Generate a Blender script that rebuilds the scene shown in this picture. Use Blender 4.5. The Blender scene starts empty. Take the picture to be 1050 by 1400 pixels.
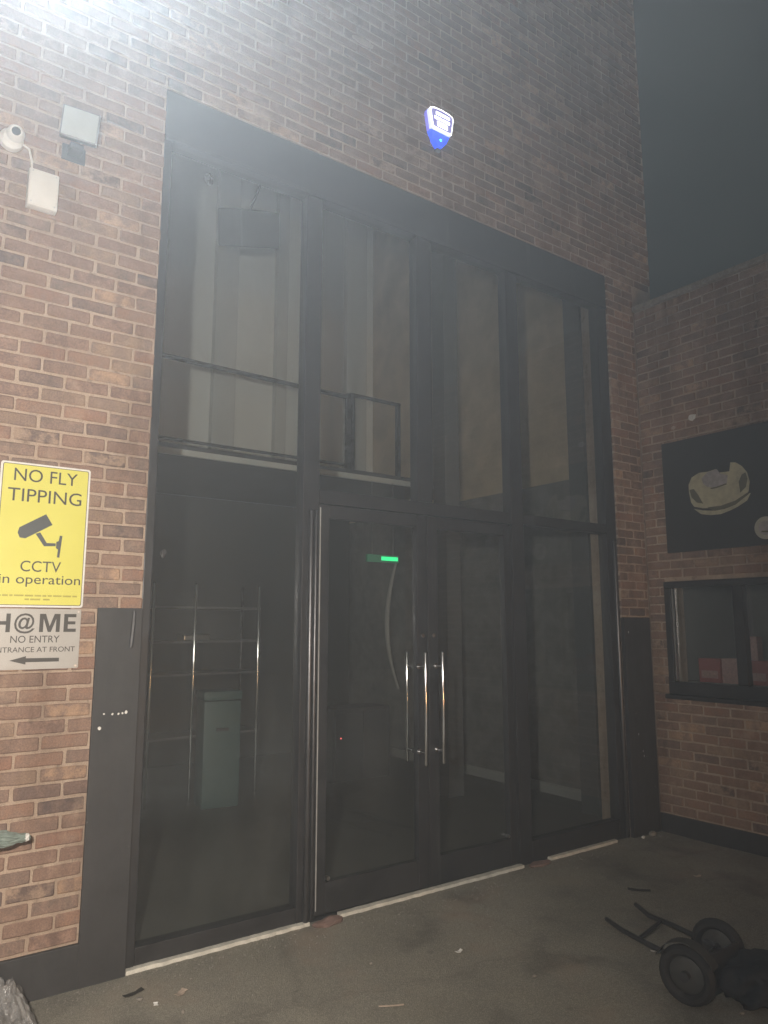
import bpy, bmesh, math, random
from mathutils import Vector, Matrix, noise
random.seed(7)
R = math.radians
PI = math.pi
sc = bpy.context.scene
COL = sc.collection

# ------------------------------------------------------------------ camera
CAM = Vector((-1.273, -3.947, 1.70))
PITCH, HEAD = R(8.7), R(-35.84)
cd = bpy.data.cameras.new('camera')
cam = bpy.data.objects.new('camera', cd)
COL.objects.link(cam)
cam.location = CAM
cam.rotation_euler = (PI / 2 + PITCH, 0, HEAD)
cd.sensor_fit = 'VERTICAL'
cd.sensor_height = 36
cd.lens = 26.0
cd.clip_start = 0.02
cd.clip_end = 300
sc.camera = cam

# ------------------------------------------------------------------ night sky
wd = bpy.data.worlds.new('World')
sc.world = wd
wd.use_nodes = True
wn = wd.node_tree.nodes
wl = wd.node_tree.links
sky = wn.new('ShaderNodeTexSky')
sky.sky_type = 'NISHITA'
sky.sun_disc = False
sky.sun_elevation = R(-4.0)
sky.sun_rotation = R(200)
hs = wn.new('ShaderNodeHueSaturation')
hs.inputs['Saturation'].default_value = 0.08
wl.new(sky.outputs[0], hs.inputs['Color'])
mx = wn.new('ShaderNodeMix')
mx.data_type = 'RGBA'
mx.inputs[0].default_value = 0.6
wl.new(hs.outputs[0], mx.inputs[6])
tcw = wn.new('ShaderNodeTexCoord')
cln = wn.new('ShaderNodeTexNoise')                         # broken low cloud lit by the town
cln.inputs['Scale'].default_value = 2.6
cln.inputs['Detail'].default_value = 7
cln.inputs['Roughness'].default_value = .62
wl.new(tcw.outputs['Generated'], cln.inputs['Vector'])
clr = wn.new('ShaderNodeValToRGB')
clr.color_ramp.elements[0].position = .36
clr.color_ramp.elements[0].color = (.030, .056, .047, 1)
clr.color_ramp.elements[1].position = .68
clr.color_ramp.elements[1].color = (.27, .33, .305, 1)
wl.new(cln.outputs[0], clr.inputs[0])
wl.new(clr.outputs[0], mx.inputs[7])
bg = wn['Background']
wl.new(mx.outputs[2], bg.inputs[0])
bg.inputs[1].default_value = 0.13

# ------------------------------------------------------------------ lamps
def lamp(name, typ, loc, aim, power, col, size=.05, cone=120, blend=1.0):
    ld = bpy.data.lights.new(name, typ)
    ld.energy = power
    ld.color = col
    ld.shadow_soft_size = size
    if typ == 'SPOT':
        ld.spot_size = R(cone)
        ld.spot_blend = blend
    o = bpy.data.objects.new(name, ld)
    COL.objects.link(o)
    o.location = loc
    d = Vector(aim) - Vector(loc)
    o.rotation_euler = d.to_track_quat('-Z', 'Y').to_euler()
    return o
# floodlight on the wall just above the picture's top left corner (its housing is built further down)
FLOOD = Vector((-1.22, -0.46, 5.38))
lamp('floodlight_beam', 'SPOT', FLOOD, (-0.25, -3.4, 3.65), 5900, (0.84, 0.92, 1.0), .06, 82, .8)
# added frontal lamp beside the camera, standing in for its flash
lamp('added_flash_light', 'SPOT', (-1.58, -3.92, 1.98), (-0.40, 0, 1.7), 860, (1.0, 0.90, 0.79), .03, 110, .95)
# amber lamp behind the photographer, unseen, set low for glints on the chrome handles
lamp('amber_glint_light', 'POINT', (1.5, -11.0, 0.75), (0, 0, 0), 420, (1.0, 0.50, 0.18), .42)

sc.view_settings.view_transform = 'Standard'
sc.view_settings.look = 'None'
sc.view_settings.exposure = 0
sc.view_settings.gamma = 1
sc.view_settings.use_curve_mapping = False
cy = sc.cycles
cy.use_denoising = True
try:
    cy.denoiser = 'OPENIMAGEDENOISE'
except Exception:
    pass
cy.max_bounces = 7
cy.diffuse_bounces = 3
cy.glossy_bounces = 3
cy.transmission_bounces = 4
cy.transparent_max_bounces = 12
cy.volume_bounces = 1
cy.sample_clamp_indirect = 4
cy.sample_clamp_direct = 0

# ------------------------------------------------------------------ materials
def nodes(name):
    m = bpy.data.materials.new(name)
    m.use_nodes = True
    nt = m.node_tree
    return m, nt.nodes, nt.links, nt.nodes['Principled BSDF']
def pos_noise(n, l, scale, detail=4, rough=.6, src='Position', stretch=None):
    g = n.new('ShaderNodeNewGeometry')
    t = n.new('ShaderNodeTexNoise')
    t.inputs['Scale'].default_value = scale
    t.inputs['Detail'].default_value = detail
    t.inputs['Roughness'].default_value = rough
    if stretch:
        mp = n.new('ShaderNodeMapping')
        mp.inputs['Scale'].default_value = stretch
        l.new(g.outputs[src], mp.inputs['Vector'])
        l.new(mp.outputs[0], t.inputs['Vector'])
    else:
        l.new(g.outputs[src], t.inputs['Vector'])
    return t
def ramp(n, l, src, stops, interp='LINEAR'):
    r = n.new('ShaderNodeValToRGB')
    r.color_ramp.interpolation = interp
    e = r.color_ramp.elements
    while len(e) < len(stops):
        e.new(.5)
    for k, (p, c) in enumerate(stops):
        e[k].position = p
        e[k].color = (*c, 1) if len(c) == 3 else c
    l.new(src, r.inputs[0])
    return r
def mixc(n, l, fac, a, b, mode='MIX'):
    m = n.new('ShaderNodeMix')
    m.data_type = 'RGBA'
    m.blend_type = mode
    for sock, v in ((0, fac), (6, a), (7, b)):
        if hasattr(v, 'is_output') or hasattr(v, 'links'):
            l.new(v, m.inputs[sock])
        elif isinstance(v, (int, float)):
            m.inputs[sock].default_value = v
        else:
            m.inputs[sock].default_value = (*v, 1)
    return m.outputs[2]
def bump(n, l, b, src, strength=.3, dist=.004):
    k = n.new('ShaderNodeBump')
    k.inputs['Strength'].default_value = strength
    k.inputs['Distance'].default_value = dist
    l.new(src, k.inputs['Height'])
    l.new(k.outputs[0], b.inputs['Normal'])
def plain(name, col, rough=.5, metal=0., var=.12, scale=9., emit=None, estr=0., bumpy=0.):
    m, n, l, b = nodes(name)
    t = pos_noise(n, l, scale, 5, .65)
    lo = tuple(c * (1 - var) for c in col)
    hi = tuple(min(1, c * (1 + var)) for c in col)
    r = ramp(n, l, t.outputs[0], [(.3, lo), (.7, hi)])
    l.new(r.outputs[0], b.inputs['Base Color'])
    rr = ramp(n, l, t.outputs[0], [(.3, (rough * .85,) * 3), (.7, (min(1, rough * 1.15),) * 3)])
    l.new(rr.outputs[0], b.inputs['Roughness'])
    b.inputs['Metallic'].default_value = metal
    if emit:
        b.inputs['Emission Color'].default_value = (*emit, 1)
        b.inputs['Emission Strength'].default_value = estr
    if bumpy:
        t2 = pos_noise(n, l, scale * 6, 4, .6)
        bump(n, l, b, t2.outputs[0], bumpy, .003)
    return m
M = {}
def brick_mat():
    m, n, l, b = nodes('brick')
    a = n.new('ShaderNodeAttribute')
    a.attribute_name = 'rnd'
    base = ramp(n, l, a.outputs['Fac'], [
        (0.00, (.120, .090, .083)), (.18, (.175, .122, .103)), (.36, (.245, .152, .114)),
        (.55, (.200, .146, .118)), (.70, (.300, .168, .118)), (.84, (.262, .188, .138)), (1.0, (.45, .295, .195))])
    # mottled firing marks: patches of a second tone inside one brick
    t = pos_noise(n, l, 13.0, 4, .65)
    f = ramp(n, l, t.outputs[0], [(.42, (0, 0, 0)), (.58, (1, 1, 1))])
    sh = n.new('ShaderNodeMath'); sh.operation = 'MULTIPLY_ADD'
    l.new(a.outputs['Fac'], sh.inputs[0]); sh.inputs[1].default_value = 7.3; sh.inputs[2].default_value = .2
    fr = n.new('ShaderNodeMath'); fr.operation = 'FRACT'
    l.new(sh.outputs[0], fr.inputs[0])
    second = ramp(n, l, fr.outputs[0], [(0, (.34, .22, .165)), (.35, (.15, .115, .105)), (.6, (.30, .195, .145)), (.8, (.18, .14, .12)), (1, (.42, .30, .215))])
    ff = n.new('ShaderNodeMath'); ff.operation = 'MULTIPLY'
    l.new(f.outputs[0], ff.inputs[0]); ff.inputs[1].default_value = .75
    c = mixc(n, l, ff.outputs[0], base.outputs[0], second.outputs[0])
    t2 = pos_noise(n, l, 130, 4, .7)
    sp = ramp(n, l, t2.outputs[0], [(.3, (.72, .72, .72)), (.7, (1.25, 1.25, 1.25))])
    c = mixc(n, l, 1.0, c, sp.outputs[0], 'MULTIPLY')
    # mortar smears and lime bloom
    t3 = pos_noise(n, l, 2.6, 7, .72)
    sm = ramp(n, l, t3.outputs[0], [(.55, (0, 0, 0)), (.72, (.85, .85, .85))])
    c = mixc(n, l, sm.outputs[0], c, (.44, .32, .235))
    t5 = pos_noise(n, l, 2.4, 6, .65, stretch=(1, 1, .22))
    wz = ramp(n, l, t5.outputs[0], [(.32, (.66, .64, .63)), (.5, (1, 1, 1)), (.72, (1.14, 1.12, 1.09))])
    c = mixc(n, l, 1.0, c, wz.outputs[0], 'MULTIPLY')
    l.new(c, b.inputs['Base Color'])
    b.inputs['Roughness'].default_value = .88
    b.inputs['Specular IOR Level'].default_value = .25
    t4 = pos_noise(n, l, 70, 5, .7)
    bump(n, l, b, t4.outputs[0], .55, .005)
    return m
M['brick'] = brick_mat()
def mortar_mat():
    m, n, l, b = nodes('mortar')
    t = pos_noise(n, l, 2.2, 6, .7)
    r = ramp(n, l, t.outputs[0], [(.3, (.35, .255, .19)), (.55, (.455, .35, .268)), (.75, (.52, .42, .335))])
    t2 = pos_noise(n, l, 150, 3, .7)
    sp = ramp(n, l, t2.outputs[0], [(.3, (.75, .75, .75)), (.7, (1.15, 1.15, 1.15))])
    c = mixc(n, l, 1.0, r.outputs[0], sp.outputs[0], 'MULTIPLY')
    t5 = pos_noise(n, l, 2.4, 6, .65, stretch=(1, 1, .22))
    wz = ramp(n, l, t5.outputs[0], [(.30, (.52, .50, .49)), (.48, (.95, .95, .95)), (.72, (1.1, 1.1, 1.1))])
    c = mixc(n, l, 1.0, c, wz.outputs[0], 'MULTIPLY')
    t6 = pos_noise(n, l, 17, 4, .7)
    gp_ = ramp(n, l, t6.outputs[0], [(.30, (.45, .43, .42)), (.42, (1, 1, 1))])
    c = mixc(n, l, .8, c, gp_.outputs[0], 'MULTIPLY')
    l.new(c, b.inputs['Base Color'])
    b.inputs['Roughness'].default_value = .95
    bump(n, l, b, t2.outputs[0], .6, .004)
    return m
M['mortar'] = mortar_mat()
def ground_mat():
    m, n, l, b = nodes('ground')
    t = pos_noise(n, l, .7, 7, .6)
    r = ramp(n, l, t.outputs[0], [(.28, (.185, .176, .148)), (.5, (.258, .244, .205)), (.72, (.33, .31, .262))])
    # oil and damp stains with soft edges
    t2 = pos_noise(n, l, 2.3, 4, .55)
    st = ramp(n, l, t2.outputs[0], [(.30, (.60, .60, .60)), (.46, (1, 1, 1)), (.80, (1.12, 1.10, 1.06))])
    c = mixc(n, l, 1.0, r.outputs[0], st.outputs[0], 'MULTIPLY')
    v = n.new('ShaderNodeTexVoronoi')
    v.inputs['Scale'].default_value = 240
    g = n.new('ShaderNodeNewGeometry')
    l.new(g.outputs['Position'], v.inputs['Vector'])
    vr = ramp(n, l, v.outputs['Color'], [(.10, (.62, .62, .62)), (.6, (1, 1, 1)), (.97, (1.5, 1.5, 1.46))])
    c = mixc(n, l, .75, c, vr.outputs[0], 'MULTIPLY')
    t3 = pos_noise(n, l, 1.5, 5, .6)
    rd = ramp(n, l, t3.outputs[0], [(.56, (0, 0, 0)), (.70, (.55, .55, .55))])
    c = mixc(n, l, rd.outputs[0], c, (.34, .27, .21))
    # hairline cracks
    vc = n.new('ShaderNodeTexVoronoi'); vc.feature = 'DISTANCE_TO_EDGE'
    vc.inputs['Scale'].default_value = .75
    wob = pos_noise(n, l, 3.5, 5, .6)
    av = n.new('ShaderNodeVectorMath'); av.operation = 'MULTIPLY_ADD'
    l.new(wob.outputs['Color'], av.inputs[0]); av.inputs[1].default_value = (.35, .35, 0); l.new(g.outputs['Position'], av.inputs[2])
    l.new(av.outputs[0], vc.inputs['Vector'])
    ck = ramp(n, l, vc.outputs['Distance'], [(.0, (.42, .42, .42)), (.006, (.55, .55, .55)), (.012, (1, 1, 1))])
    c = mixc(n, l, .16, c, ck.outputs[0], 'MULTIPLY')
    # old chewing gum spots
    vg = n.new('ShaderNodeTexVoronoi'); vg.inputs['Scale'].default_value = 3.1
    l.new(g.outputs['Position'], vg.inputs['Vector'])
    gm = ramp(n, l, vg.outputs['Distance'], [(.045, (.35, .35, .35)), (.06, (0, 0, 0))])
    c = mixc(n, l, gm.outputs[0], c, (.10, .095, .085))
    l.new(c, b.inputs['Base Color'])
    rr = ramp(n, l, t2.outputs[0], [(.30, (.55, .55, .55)), (.5, (.88, .88, .88))])
    l.new(rr.outputs[0], b.inputs['Roughness'])
    b.inputs['Specular IOR Level'].default_value = .3
    bump(n, l, b, v.outputs['Distance'], .35, .005)
    return m
M['ground'] = ground_mat()
def glass_mat(name, dust=.05, tint=(.80, .84, .83), seed=0.):
    m, n, l, b = nodes(name)
    n.remove(b)
    out = n['Material Output']
    tr = n.new('ShaderNodeBsdfTransparent'); tr.inputs[0].default_value = (*tint, 1)
    gl = n.new('ShaderNodeBsdfGlossy'); gl.inputs['Roughness'].default_value = .015
    gl.inputs['Color'].default_value = (.95, .97, 1, 1)
    fz = n.new('ShaderNodeFresnel')
    gb = n.new('ShaderNodeNewGeometry')          # thin sheet: both faces reflect alike
    io = n.new('ShaderNodeMapRange')
    io.inputs[3].default_value = 1.5
    io.inputs[4].default_value = 1 / 1.5
    l.new(gb.outputs['Backfacing'], io.inputs[0]); l.new(io.outputs[0], fz.inputs[0])
    ms = n.new('ShaderNodeMixShader')
    l.new(fz.outputs[0], ms.inputs[0]); l.new(tr.outputs[0], ms.inputs[1]); l.new(gl.outputs[0], ms.inputs[2])
    df = n.new('ShaderNodeBsdfDiffuse'); df.inputs[0].default_value = (.42, .42, .40, 1)
    t = pos_noise(n, l, 2.1, 7, .7, stretch=(1, 1, .35))
    r = ramp(n, l, t.outputs[0], [(.30, (dust * .15,) * 3), (.52, (dust * .8,) * 3), (.72, (dust * 3.2,) * 3)])
    m2 = n.new('ShaderNodeMixShader')
    l.new(r.outputs[0], m2.inputs[0]); l.new(ms.outputs[0], m2.inputs[1]); l.new(df.outputs[0], m2.inputs[2])
    l.new(m2.outputs[0], out.inputs[0])
    return m
M['glass'] = glass_mat('glass', .013, (.94, .96, .955))
def film_mat():
    m, n, l, b = nodes('clear_plastic')
    n.remove(b)
    tr = n.new('ShaderNodeBsdfTransparent'); tr.inputs[0].default_value = (.92, .92, .92, 1)
    gl = n.new('ShaderNodeBsdfGlossy'); gl.inputs['Roughness'].default_value = .16
    t = pos_noise(n, l, 22, 5, .6)
    k = n.new('ShaderNodeBump'); k.inputs['Strength'].default_value = .9; k.inputs['Distance'].default_value = .03
    l.new(t.outputs[0], k.inputs['Height']); l.new(k.outputs[0], gl.inputs['Normal'])
    lw = n.new('ShaderNodeLayerWeight'); lw.inputs[0].default_value = .35
    l.new(k.outputs[0], lw.inputs['Normal'])
    r = ramp(n, l, lw.outputs['Facing'], [(0, (.10,) * 3), (1, (.60,) * 3)])
    ms = n.new('ShaderNodeMixShader')
    l.new(r.outputs[0], ms.inputs[0]); l.new(tr.outputs[0], ms.inputs[1]); l.new(gl.outputs[0], ms.inputs[2])
    df = n.new('ShaderNodeBsdfDiffuse'); df.inputs[0].default_value = (.6, .6, .6, 1)
    m2 = n.new('ShaderNodeMixShader'); m2.inputs[0].default_value = .16
    l.new(ms.outputs[0], m2.inputs[1]); l.new(df.outputs[0], m2.inputs[2])
    l.new(m2.outputs[0], n['Material Output'].inputs[0])
    return m
M['clear_plastic'] = film_mat()
def frame_mat():
    m, n, l, b = nodes('black_frame')
    t = pos_noise(n, l, 5, 6, .7)
    r = ramp(n, l, t.outputs[0], [(.3, (.014, .015, .017)), (.7, (.026, .027, .030))])
    t7 = pos_noise(n, l, 9, 6, .75, stretch=(1.0, 1.0, .10))
    sf = ramp(n, l, t7.outputs[0], [(.58, (0, 0, 0)), (.72, (.30, .30, .30))])
    c = mixc(n, l, sf.outputs[0], r.outputs[0], (.085, .083, .08))
    l.new(c, b.inputs['Base Color'])
    rr = ramp(n, l, t.outputs[0], [(.3, (.30,) * 3), (.7, (.58,) * 3)])
    l.new(rr.outputs[0], b.inputs['Roughness'])
    return m
M['frame'] = frame_mat()
def guard_mat():
    m, n, l, b = nodes('black_steel_plate')
    t = pos_noise(n, l, 3.5, 6, .7)
    r = ramp(n, l, t.outputs[0], [(.3, (.022, .023, .025)), (.7, (.040, .040, .042))])
    t2 = pos_noise(n, l, 26, 3, .6)
    ch = ramp(n, l, t2.outputs[0], [(.755, (0, 0, 0)), (.77, (1, 1, 1))])
    c = mixc(n, l, ch.outputs[0], r.outputs[0], (.5, .5, .48))
    l.new(c, b.inputs['Base Color'])
    t7 = pos_noise(n, l, 7, 6, .75, stretch=(1.0, 1.0, .12))
    sf = ramp(n, l, t7.outputs[0], [(.60, (0, 0, 0)), (.72, (.35, .35, .35))])
    c = mixc(n, l, sf.outputs[0], c, (.11, .105, .10))
    l.new(c, b.inputs['Base Color'])
    rg_ = ramp(n, l, t7.outputs[0], [(.35, (.45,) * 3), (.65, (.75,) * 3)])
    l.new(rg_.outputs[0], b.inputs['Roughness'])
    bump(n, l, b, t.outputs[0], .25, .012)
    return m
M['guard'] = guard_mat()
M['chrome'] = plain('chrome', (.85, .85, .86), .12, 1., .03)
M['aluminium'] = plain('aluminium', (.55, .56, .57), .32, 1., .08)
M['guard_tube'] = plain('guard_tube', (.10, .10, .105), .36, .85, .1)
M['strip_grey'] = plain('strip_grey', (.34, .34, .33), .5, 0, .15, 20)
M['satin_black'] = plain('satin_black', (.05, .05, .055), .28, .6, .1)
M['white_plastic'] = plain('white_plastic', (.72, .71, .68), .45, 0, .05, 14)
M['lamp_glass'] = plain('lamp_glass', (.42, .47, .48), .18, 0, .06)
M['grey_cast'] = plain('grey_cast', (.12, .125, .13), .5, .3, .1)
M['lens'] = plain('lens', (.01, .01, .012), .06)
M['yellow'] = plain('yellow_sign', (.66, .63, .12), .38, 0, .03, 5)
M['ink'] = plain('ink', (.035, .033, .03), .5, 0, .1)
M['ink_grey'] = plain('ink_grey', (.055, .065, .07), .5, 0, .1)
M['small_print'] = plain('small_print', (.40, .36, .06), .5, 0, .1)
M['silver'] = plain('silver_sign', (.37, .37, .36), .42, .25, .08, 4)
M['sign_edge'] = plain('sign_edge', (.72, .71, .68), .5)
M['board'] = plain('board', (.022, .023, .024), .55, 0, .2, 3)
M['cream'] = plain('cream_print', (.44, .42, .29), .5, 0, .22, 16)
M['cream_dark'] = plain('cream_dark_print', (.10, .095, .06), .5, 0, .2, 14)  # dark print tone for the car's lamps, grille and logo stroke
M['lilac_print'] = plain('lilac_print', (.34, .32, .33), .5, 0, .3, 30)
M['logo'] = plain('logo_print', (.42, .42, .36), .5, 0, .1)
M['threshold'] = plain('threshold_paint', (.62, .60, .53), .7, 0, .22, 12, bumpy=.3)
M['rubble'] = plain('broken_mortar', (.19, .125, .105), .95, 0, .3, 20, bumpy=.6)
M['inner_floor'] = plain('inner_floor', (.10, .098, .09), .45, 0, .25, 2)
M['inner_white'] = plain('inner_white', (.82, .82, .79), .85, 0, .05, 1.2)
M['inner_pale'] = plain('inner_pale', (.60, .60, .575), .85, 0, .06, 1.2)
M['inner_grey'] = plain('inner_grey', (.30, .30, .29), .85, 0, .08, 1.5)
M['inner_block'] = plain('inner_block', (.15, .147, .14), .85, 0, .35, 5)
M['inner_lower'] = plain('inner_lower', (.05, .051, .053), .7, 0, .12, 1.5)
M['inner_beige'] = plain('inner_beige', (.50, .385, .245), .85, 0, .22, 2.2)
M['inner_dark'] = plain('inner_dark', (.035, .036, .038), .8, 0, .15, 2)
M['teal'] = plain('teal', (.05, .10, .098), .5, 0, .08)
M['dark_item'] = plain('dark_item', (.03, .03, .033), .5)
M['bag'] = plain('bag', (.008, .009, .011), .5, 0, .2, 8, bumpy=.15)
M['rubber'] = plain('rubber', (.014, .014, .015), .75, 0, .25, 30, bumpy=.2)
M['dull_grey'] = plain('dull_grey', (.05, .05, .048), .6, .2, .3, 18)
M['cloth_dark'] = plain('cloth_dark', (.012, .014, .020), .85, 0, .3, 14, bumpy=.4)
M['dull_shelf'] = plain('dull_shelf', (.16, .16, .16), .4, .2, .2, 8)
M['bottle'] = plain('bottle', (.22, .27, .245), .2, 0, .12, 30)
M['litter'] = plain('litter', (.70, .69, .66), .8, 0, .1, 60)
M['litter_tan'] = plain('litter_tan', (.45, .36, .29), .9, 0, .2, 60)
M['stone'] = plain('stone', (.24, .22, .19), .9, 0, .3, 40, bumpy=.5)
M['leaf'] = plain('leaf_litter', (.022, .020, .016), .9, 0, .3, 40)
M['red_card'] = plain('red_card', (.40, .12, .115), .65, 0, .12, 25)
M['pink_card'] = plain('pink_card', (.50, .30, .28), .65, 0, .3, 60)
def emis(name, col, st):
    m, n, l, b = nodes(name)
    b.inputs['Base Color'].default_value = (*[c * .6 for c in col], 1)
    b.inputs['Emission Color'].default_value = (*col, 1)
    b.inputs['Emission Strength'].default_value = st
    return m
M['alarm_white'] = emis('alarm_white', (.95, .96, 1.0), 2.6)
M['alarm_soft'] = emis('alarm_soft', (.80, .84, .95), .9)
M['alarm_lilac'] = emis('alarm_lilac', (.34, .32, .80), .55)
M['alarm_blue'] = emis('alarm_blue', (.015, .09, .85), 1.1)
M['alarm_side'] = emis('alarm_side', (.22, .20, .85), .8)
M['led_blue'] = emis('led_blue', (.05, .75, 1.0), 6)
M['exit_green'] = emis('exit_green', (.04, .26, .13), .22)
M['exit_bright'] = emis('exit_bright', (.03, .85, .28), 1.6)
M['red_led'] = emis('red_led', (.9, .12, .10), 2.0)
M['flood_lens'] = emis('flood_lens', (.86, .93, 1.0), 30)

# ------------------------------------------------------------------ builders
class MB:
    def __init__(s):
        s.v, s.f = [], []
    def add(s, vs, fs):
        o = len(s.v)
        s.v += [tuple(v) for v in vs]
        s.f += [tuple(i + o for i in f) for f in fs]
        return s
    def box(s, x0, x1, y0, y1, z0, z1):
        return s.add([(x0, y0, z0), (x1, y0, z0), (x1, y1, z0), (x0, y1, z0), (x0, y0, z1), (x1, y0, z1), (x1, y1, z1), (x0, y1, z1)],
                     [(0, 3, 2, 1), (4, 5, 6, 7), (0, 1, 5, 4), (1, 2, 6, 5), (2, 3, 7, 6), (3, 0, 4, 7)])
    def cbox(s, x0, x1, y0, y1, z0, z1, c=.004):
        bm = bmesh.new()
        bmesh.ops.create_cube(bm, size=1)
        for v in bm.verts:
            v.co = ((x0 + x1) / 2 + v.co.x * (x1 - x0), (y0 + y1) / 2 + v.co.y * (y1 - y0), (z0 + z1) / 2 + v.co.z * (z1 - z0))
        bmesh.ops.bevel(bm, geom=bm.edges[:], offset=c, segments=2, profile=.6, affect='EDGES')
        bm.verts.index_update()
        s.add([v.co[:] for v in bm.verts], [[v.index for v in f.verts] for f in bm.faces])
        bm.free()
        return s
    def tube(s, pts, r, k=10, caps=True, dome=False):
        P = [Vector(p) for p in pts]
        n = len(P)
        rr = r if isinstance(r, (list, tuple)) else [r] * n
        if dome:
            d0 = (P[0] - P[1]).normalized(); d1 = (P[-1] - P[-2]).normalized()
            P = [P[0] + d0 * rr[0] * .9, P[0] + d0 * rr[0] * .5] + P + [P[-1] + d1 * rr[-1] * .5, P[-1] + d1 * rr[-1] * .9]
            rr = [rr[0] * .35, rr[0] * .85] + list(rr) + [rr[-1] * .85, rr[-1] * .35]
            n = len(P)
        up = Vector((0, 0, 1))
        vs, fs = [], []
        t0 = (P[1] - P[0]).normalized()
        a = t0.cross(up if abs(t0.z) < .9 else Vector((1, 0, 0))).normalized()
        for i in range(n):
            t = (P[min(i + 1, n - 1)] - P[max(i - 1, 0)]).normalized()
            a = (a - t * a.dot(t)).normalized()
            b = t.cross(a)
            for j in range(k):
                q = 2 * PI * j / k
                vs.append(P[i] + (a * math.cos(q) + b * math.sin(q)) * rr[i])
        for i in range(n - 1):
            for j in range(k):
                fs.append((i * k + j, i * k + (j + 1) % k, (i + 1) * k + (j + 1) % k, (i + 1) * k + j))
        if caps:
            fs.append(tuple(range(k - 1, -1, -1)))
            fs.append(tuple((n - 1) * k + j for j in range(k)))
        return s.add(vs, fs)
    def prism(s, pts, y0, y1):
        """outline in (x, z), extruded from y0 (front) to y1"""
        n = len(pts)
        vs = [(p[0], y0, p[1]) for p in pts] + [(p[0], y1, p[1]) for p in pts]
        fs = [tuple(range(n)), tuple(range(2 * n - 1, n - 1, -1))]
        for i in range(n):
            j = (i + 1) % n
            fs.append((i, n + i, n + j, j))
        return s.add(vs, fs)
    def build(s, name, mat, parent=None, loc=(0, 0, 0), smooth=False):
        me = bpy.data.meshes.new(name)
        me.from_pydata(s.v, [], s.f)
        me.materials.append(M[mat] if isinstance(mat, str) else mat)
        bm = bmesh.new(); bm.from_mesh(me)
        bmesh.ops.recalc_face_normals(bm, faces=bm.faces[:])
        bm.to_mesh(me); bm.free()
        if smooth:
            for p in me.polygons:
                p.use_smooth = True
            try:
                me.set_sharp_from_angle(angle=R(40))
            except Exception:
                pass
        o = bpy.data.objects.new(name, me)
        COL.objects.link(o)
        o.location = loc
        if parent:
            o.parent = parent
        return o
def empty(name, loc=(0, 0, 0), rz=0.):
    o = bpy.data.objects.new(name, None)
    COL.objects.link(o)
    o.empty_display_size = .1
    o.location = loc
    o.rotation_euler = (0, 0, rz)
    return o
def tag(o, label=None, cat=None, group=None, kind=None):
    if label: o['label'] = label
    if cat: o['category'] = cat
    if group: o['group'] = group
    if kind: o['kind'] = kind
    return o
def structure(name, mb, mat, **k):
    return tag(mb.build(name, mat, **k), kind='structure')
def text(body, x0, x1, z0, z1, y, mat, parent, bold=0.0, name='lettering', depth=.0012):
    cu = bpy.data.curves.new(name, 'FONT')
    cu.body = body
    cu.extrude = depth
    cu.offset = bold
    cu.resolution_u = 4
    t = bpy.data.objects.new('tmp', cu)
    COL.objects.link(t)
    dg = bpy.context.evaluated_depsgraph_get()
    me = bpy.data.meshes.new_from_object(t.evaluated_get(dg))
    bpy.data.objects.remove(t)
    xs = [v.co.x for v in me.vertices]; ys = [v.co.y for v in me.vertices]
    a, b, c, d = min(xs), max(xs), min(ys), max(ys)
    for v in me.vertices:
        x, yy, zz = v.co
        v.co = (x0 + (x - a) / (b - a) * (x1 - x0), y - zz, z0 + (yy - c) / (d - c) * (z1 - z0))
    me.materials.clear()
    me.materials.append(M[mat])
    # one object for each word
    bm = bmesh.new(); bm.from_mesh(me)
    bm.verts.ensure_lookup_table()
    seen, comps = set(), []
    for v in bm.verts:
        if v.index in seen: continue
        st, c_ = [v], []
        seen.add(v.index)
        while st:
            q = st.pop(); c_.append(q.index)
            for e_ in q.link_edges:
                o_ = e_.other_vert(q)
                if o_.index not in seen:
                    seen.add(o_.index); st.append(o_)
        xs_ = [bm.verts[i].co.x for i in c_]
        comps.append((min(xs_), max(xs_), c_))
    comps.sort(key=lambda t: t[0])
    words = []
    for a_, b_, c_ in comps:
        if words and a_ - words[-1][1] < (z1 - z0) * .30:
            words[-1][1] = max(words[-1][1], b_); words[-1][2] += c_
        else:
            words.append([a_, b_, list(c_)])
    for a_, b_, c_ in words:
        keep = {i: k for k, i in enumerate(c_)}
        mb = MB().add([bm.verts[i].co[:] for i in c_], [[keep[v.index] for v in f.verts] for f in bm.faces if f.verts[0].index in keep])
        mb.build(name, mat, parent)
    bm.free()
    bpy.data.meshes.remove(me)
def rrect(x0, x1, z0, z1, r, k=5):
    pts = []
    for cx, cz, a0 in ((x1 - r, z0 + r, -90), (x1 - r, z1 - r, 0), (x0 + r, z1 - r, 90), (x0 + r, z0 + r, 180)):
        for i in range(k + 1):
            a = R(a0 + 90 * i / k)
            pts.append((cx + r * math.cos(a), cz + r * math.sin(a)))
    return pts

# ------------------------------------------------------------------ projection (to pick the bricks that show largest)
_c, _s = math.cos(PITCH), math.sin(PITCH)
_fh = Vector((-math.sin(HEAD), math.cos(HEAD), 0))
_rt = Vector((math.cos(HEAD), math.sin(HEAD), 0))
FWD = _fh * _c + Vector((0, 0, _s))
UPV = Vector((0, 0, _c)) - _fh * _s
def project(p):
    d = Vector(p) - CAM
    z = d.dot(FWD)
    if z < .1:
        return None
    return 525 + 1011 * d.dot(_rt) / z, 700 - 1011 * d.dot(UPV) / z, z

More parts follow.
